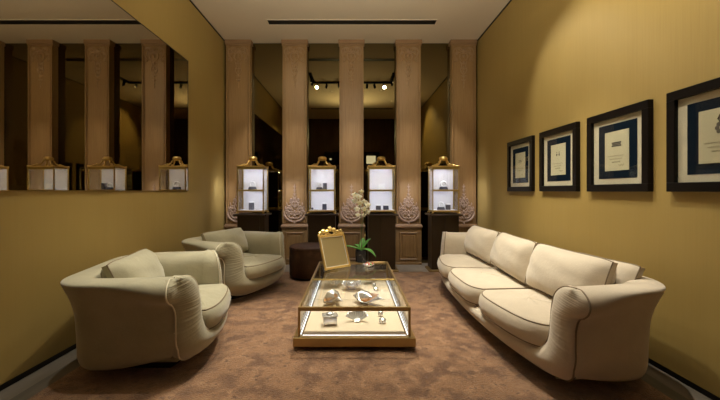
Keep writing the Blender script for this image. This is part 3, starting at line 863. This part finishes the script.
# dish of sweets
dp = on_top(368.5,266)
dt = thing('sweet_dish', 'small silver dish of red and green sweets beside the orchid pot', 'dish', (dp[0], dp[1], TT))
MB().lathe([(.03,0),(.035,.003),(.045,.008),(.066,.020),(.064,.023),(.04,.012),(.0001,.009)],(0,0,0),28, rf=lambda a,q: 1+.06*math.cos(a*9)*q).build('dish', 'silver', dt)
random.seed(5)
for k in range(9):
    a = k*2.4; r = .008+.0042*k
    c = MB().ball((dp[0]+r*math.cos(a), dp[1]+r*math.sin(a), TT+.023), .012, 10, (1,1,.8)).build('sweet', ['red','green','red','white'][k%4])
    tag(c, ['round red sweet in the small silver dish','round green sweet in the small silver dish','round red sweet in the small silver dish','round white sweet in the small silver dish'][k%4], 'sweet', ['red sweets in the dish','green sweets in the dish','red sweets in the dish','white sweets in the dish'][k%4])

# ------------------------------------------------------------------ lit display cabinets
CY0, CY1 = 4.745, 5.00
cabX = [-1.378*350/350, -.413, .404, 1.27]
cabX = [(250.3-CX)*CY0/F, (321.5-CX)*CY0/F, (382-CX)*CY0/F, (445.8-CX)*CY0/F]
cw, cz0, cz1 = .182, .800, 1.432
def make_cabinet():
    t = thing('display_cabinet', '', 'display cabinet', (0, (CY0+CY1)/2, cz0))
    hd = (CY1-CY0)/2; h = cz1-cz0; p = .014
    f = MB()
    for sx in (-1,1):
        for sy in (-1,1): f.box(sx*cw, sx*(cw-p), sy*hd, sy*(hd-p), .02, h-.005)
    f.box(-cw-.004, cw+.004, -hd-.004, hd+.004, h-.016, h, .003).box(-cw+.002, cw-.002, -hd-.001, -hd+.008, h-.036, h-.016)
    f.box(-cw-.004, cw+.004, -hd-.004, hd+.004, .012, .036, .003)
    f.build('frame', 'gold', t, smooth=False)
    for sx in (-1,1):
        for sy in (-1,1):
            MB().ball((sx*(cw-.012), sy*(hd-.012), .003), .014, 8, (1,1,.9)).tube([(sx*(cw-.012),sy*(hd-.012),.012),(sx*(cw+.004),sy*(hd+.004),.004),(sx*(cw+.010),sy*(hd+.010),-.004)], .006, 6).build('foot', 'gold_b', t)
    MB().box(-cw+p, cw-p, hd-.010, hd-.004, .036, h-.022).box(-cw+p, cw-p, -hd+p, hd-.010, .036, .040).build('lining', 'whitebox', t, smooth=False)
    MB().box(-cw+p-.002, cw-p+.002, hd-.004, hd+.0, .03, h-.02).build('back_panel', 'black', t, smooth=False)
    MB().box(-cw+p, cw-p, -hd+.004, hd-.012, h*.485, h*.485+.012).build('shelf', 'whitebox', t, smooth=False)
    MB().box(-cw+.004, cw-.004, -hd+.001, -hd+.010, h*.485-.010, h*.485+.014, .002).build('shelf_edge', 'gold', t, smooth=False)
    l = MB().box(-cw+.03, cw-.03, -hd+.014, -hd+.030, h-.024, h-.018).box(-cw+.03, cw-.03, -hd+.016, -hd+.028, h*.485-.005, h*.485-.001)
    l.build('light_strip', 'led', t, smooth=False)
    MB().box(-cw+p, cw-p, -hd+.002, -hd+.005, .036, h-.022).build('front_glass', 'glass', t, smooth=False)
    for sx in (-1,1): MB().box(sx*(cw-.002), sx*(cw-.005), -hd+p, hd-p, .036, h-.022).build('side_glass', 'glass', t, smooth=False)
    c = MB()
    for sx in (-1,1):
        for sy in (-1,1):
            pts = smooth_curve([(sx*(cw-.004), sy*(hd-.004), h+.004),(sx*.150, sy*(hd*.82), h+.012),(sx*.112, sy*hd*.62, h+.026),(sx*.082, sy*hd*.44, h+.032),(sx*.060, sy*hd*.32, h+.056),(sx*.046, sy*hd*.22, h+.088),(sx*.02,sy*hd*.1,h+.104)], 5)
            c.tube([tuple(q) for q in pts], [.0080+.002*math.sin(i*.9) for i in range(len(pts))], 7)
            c.ball((sx*(cw-.004), sy*(hd-.004), h+.008), .012, 8)
            sp = [(sx*(.100+.016*math.cos(a)), sy*hd*.55, h+.030+.014*math.sin(a)) for a in [k*.5 for k in range(11)]]
            c.tube(sp, .004, 6)
    c.lathe([(.0001,h+.088),(.035,h+.090),(.050,h+.098),(.058,h+.114),(.054,h+.130),(.038,h+.144),(.0001,h+.150)],(0,0,0),20, rf=lambda a,q: 1+.05*math.cos(a*8))
    c.tube([(-cw,-hd,h+.004),(cw,-hd,h+.004),(cw,hd,h+.004),(-cw,hd,h+.004)], .006, 6, closed=True)
    c.build('crown', 'gold_b', t)
    return t
def make_pedestal():
    t = thing('pedestal', '', 'pedestal', (0,0,0))
    MB().box(-.225, .225, -.165, .165, .764, .786, .003).build('top_shelf', 'ped2', t, smooth=False)
    m = MB().box(-.185, .185, -.10, .14, .03, .764).build('column', 'ped', t, smooth=False)
    MB().box(-.005, .12, -.106, -.10, .05, .74).build('front_panel', 'ped2', m, smooth=False)
    MB().box(-.225, .225, -.16, .15, 0, .03, .003).build('base_plate', 'bronze', t, smooth=False)
    return t
clab = ['gold-framed lit cabinet, leftmost of the four, behind the far armchair', 'gold-framed lit cabinet, second from left, behind the gilded frame',
        'gold-framed lit cabinet just right of the orchid, holding a white card', 'gold-framed lit cabinet, rightmost of the four, behind the sofa end']
dlab = ['dark bronze pedestal under the leftmost lit cabinet', 'dark bronze pedestal under the second lit cabinet from left', 'dark bronze pedestal under the lit cabinet right of the orchid', 'dark bronze pedestal under the rightmost lit cabinet']
cab0 = make_cabinet(); ped0 = make_pedestal(); yc = (CY0+CY1)/2
for i, X in enumerate(cabX):
    o = cab0 if i == 0 else dup(cab0, (0,0,0)); o.location = (X, yc, cz0); tag(o, clab[i], 'display cabinet', 'gold lantern cabinets on pedestals')
    o = ped0 if i == 0 else dup(ped0, (0,0,0)); o.location = (X + (0,.0,.0,.0)[i], yc, 0); tag(o, dlab[i], 'pedestal', 'pedestals under the cabinets')
    for sd in (-1, 1):       # lamps added under the cabinet roof to boost the glow sideways
        lamp((X+sd*.155, 4.80, 1.392), (X+sd*.62, 5.16, .96), 16, 62, 1.0, (.82,.83,1.0), .015)
# goods in the cabinets
LZ = cz0+.040; UZ = cz0+(cz1-cz0)*.485+.012
def wx(px, y): return (px-CX)*y/F
def watchbox(px, z, w, h, label, lid=True, y=4.86):
    w *= 1.12; h *= 1.15
    t = thing('jewel_box', label, 'box', (wx(px,y), y, z))
    MB().box(-w/2, w/2, -.03, .03, 0, h, .003).build('box_body', 'slate', t, smooth=False)
    if lid: MB().box(-w/2-.002, w/2+.002, -.032, .032, h, h+.016, .003).build('lid', 'white', t, smooth=False)
def ringstand(px, z, label, y=4.86, s=1.0):
    s *= 1.15
    t = thing('jewel_display', label, 'jewellery display', (wx(px,y), y, z))
    MB().lathe([(.045*s,0),(.047*s,.004),(.040*s,.030*s),(.03*s,.034*s),(.0001,.034*s)],(0,0,0),20).build('stand', 'slate', t)
    MB().tube([(.028*s*math.cos(a), 0, .055*s+.028*s*math.sin(a)) for a in [2*PI*k/20 for k in range(20)]], .010*s, 8, closed=True).build('bangle', 'white', t)
ringstand(252.5, UZ, 'white bangle on a dark stand, upper shelf of the leftmost cabinet', s=1.1)
watchbox(251.5, LZ, .055, .085, 'dark upright box on the lower shelf of the leftmost cabinet')
ringstand(319.5, UZ, 'white bangle on a dark stand, upper shelf of the second cabinet from left', s=.9)
watchbox(325, UZ, .045, .080, 'tall dark box on the upper shelf of the second cabinet from left', False)
watchbox(324.5, LZ, .050, .070, 'dark box with white lid on the lower shelf of the second cabinet from left')
t = thing('necklace', 'curled pale necklace on the lower shelf of the second cabinet from left', 'necklace', (wx(316,4.84), 4.84, LZ))
MB().tube([(-.05+.10*k/30, .015*math.sin(k*.6), .006+.004*abs(math.sin(k*.9))) for k in range(31)], .006, 6).build('chain', 'whitebox', t)
MB().ball((-.05,0,.018), .016, 10).build('pendant', 'slate', t)
t = thing('card', 'white square card on the upper shelf of the cabinet right of the orchid', 'card', (wx(382,4.88), 4.88, UZ))
MB().box(-.045,.045,-.003,.003,0,.085,mtx=Matrix.Rotation(R(-12),4,'X')).build('card_sheet', 'white', t, smooth=False)
MB().box(-.02,.02,.0,.03,0,.006).build('easel', 'slate', t, smooth=False)
watchbox(378.3, LZ, .060, .050, 'left one of two dark boxes in the cabinet right of the orchid')
watchbox(385.8, LZ, .065, .050, 'right one of two dark boxes in the cabinet right of the orchid')
ringstand(443.5, UZ, 'white bangle on a dark stand, upper shelf of the rightmost cabinet', s=1.15)
ringstand(441, LZ, 'white bangle on a dark stand, lower shelf of the rightmost cabinet', s=1.05)
watchbox(448, LZ, .050, .060, 'dark box with white lid on the lower shelf of the rightmost cabinet')

# ------------------------------------------------------------------ framed pictures on the right wall
FW, FH, FT = .574, .578, .035
def picture(y0, i, label):
    # local: x along the wall (towards the camera = -Y world), built directly in world axes
    t = thing('framed_picture', label, 'picture', (XR, y0-FW/2, H-.004), 0, 'framed drawings on the right wall')
    hw = FW/2; b = .052
    m = MB()
    for (y_0,y_1,z_0,z_1) in ((-hw,hw,0,b),(-hw,hw,FH-b,FH),(-hw,-hw+b,b,FH-b),(hw-b,hw,b,FH-b)):
        m.box(-FT, 0, y_0, y_1, z_0, z_1, .002)
    m.build('frame', 'frame', t, smooth=False)
    MB().box(-.012, -.002, -hw+b, hw-b, b, FH-b).build('mount', 'matboard', t, smooth=False)
    nw, nh = .178, .195; zc = FH/2
    MB().box(-.014, -.012, -nw, nw, zc-nh, zc+nh).build('navy_mount', 'navy', t, smooth=False)
    pw, ph = .112, .140
    MB().box(-.016, -.014, -pw, pw, zc-ph, zc+ph).build('sheet', 'paper', t, smooth=False)
    d = MB(); x = -.0165
    def dia(cy, cz, s):
        d.tube([(x, cy, cz+s),(x, cy+s*.6, cz),(x, cy, cz-s),(x, cy-s*.6, cz)], s*.30, 4, closed=True)
    def bar(y_0, y_1, z_0, z_1): d.box(x-.0005, x, y_0, y_1, z_0, z_1)
    # +y is the picture's left as seen from the room
    if i == 0: bar(-.035,.035,zc+.035,zc+.042); bar(-.03,.03,zc+.05,zc+.056)
    elif i == 1:
        for s in (-1,1): d.ball((x, s*.018, zc+.045), .010, 8, (.1,1,1.2)); d.ball((x, s*.018, zc+.066), .006, 8, (.1,1,1))
    elif i == 2: bar(-.045,.045,zc+.030,zc+.040); bar(-.045,.045,zc+.052,zc+.062); bar(-.04,.04,zc+.042,zc+.050)
    else:
        dia(0, zc+.085, .018)
        for a in range(6): d.ball((x, .016*math.cos(a*PI/3), zc+.038+.020*math.sin(a*PI/3)), .012, 8, (.1,1,1))
        bar(-.002,.002,zc+.058,zc+.070)
    d.build('drawing', 'ink', t, smooth=False)
    s = MB(); random.seed(20+i)
    for r in range(3 if i else 2):
        z = zc-.035-.022*r; n = 40; w = .085 - .02*r
        s.tube([(x, w-2*w*k/n*(.9), z+.005*math.sin(k*1.7+random.random())) for k in range(n+1)], .0010, 4)
    s.tube([(x, -.02-.05*k/12, zc-.105+.008*math.sin(k*1.3)) for k in range(13)], .0012, 4)
    s.build('handwriting', 'inkfaint', t, smooth=False)
    MB().box(-.026, -.023, -hw+b, hw-b, b, FH-b).build('glass', 'pglass', t, smooth=False)
fl_ = ['dark-framed navy-matted drawing farthest from the camera, smallest of the four', 'dark-framed navy-matted drawing of two small earrings, second from the far end',
       'dark-framed navy-matted drawing of a striped band, third from the far end', 'dark-framed navy-matted drawing of a pendant, nearest and cut by the photo edge']
for i, px in enumerate((507, 539, 586.5, 666)):
    picture(F*(XR-FT)/(px-CX), i, fl_[i])

# ------------------------------------------------------------------ world, camera
w = bpy.data.worlds.new('World'); bpy.context.scene.world = w; w.use_nodes = True
w.node_tree.nodes['Background'].inputs[0].default_value = (.01,.008,.006,1)
cam = bpy.data.cameras.new('camera'); co = bpy.data.objects.new('camera', cam); C.objects.link(co)
co.location = (0,0,H); co.rotation_euler = (R(90),0,0)
cam.sensor_fit = 'HORIZONTAL'; cam.sensor_width = 36; cam.lens = 36*F/720; cam.clip_start = .02
cam.shift_x = (360-CX)/720; cam.shift_y = -(200-CY)/720
sc = bpy.context.scene; sc.camera = co
sc.view_settings.view_transform = 'Standard'; sc.view_settings.look = 'None'
sc.view_settings.gamma = 1; sc.view_settings.use_curve_mapping = False
sc.view_settings.exposure = 0.0
sc.cycles.use_denoising = True
sc.cycles.max_bounces = 14; sc.cycles.diffuse_bounces = 6; sc.cycles.glossy_bounces = 6; sc.cycles.transparent_max_bounces = 16
sc.cycles.sample_clamp_indirect = 4.0
sc.cycles.caustics_reflective = True
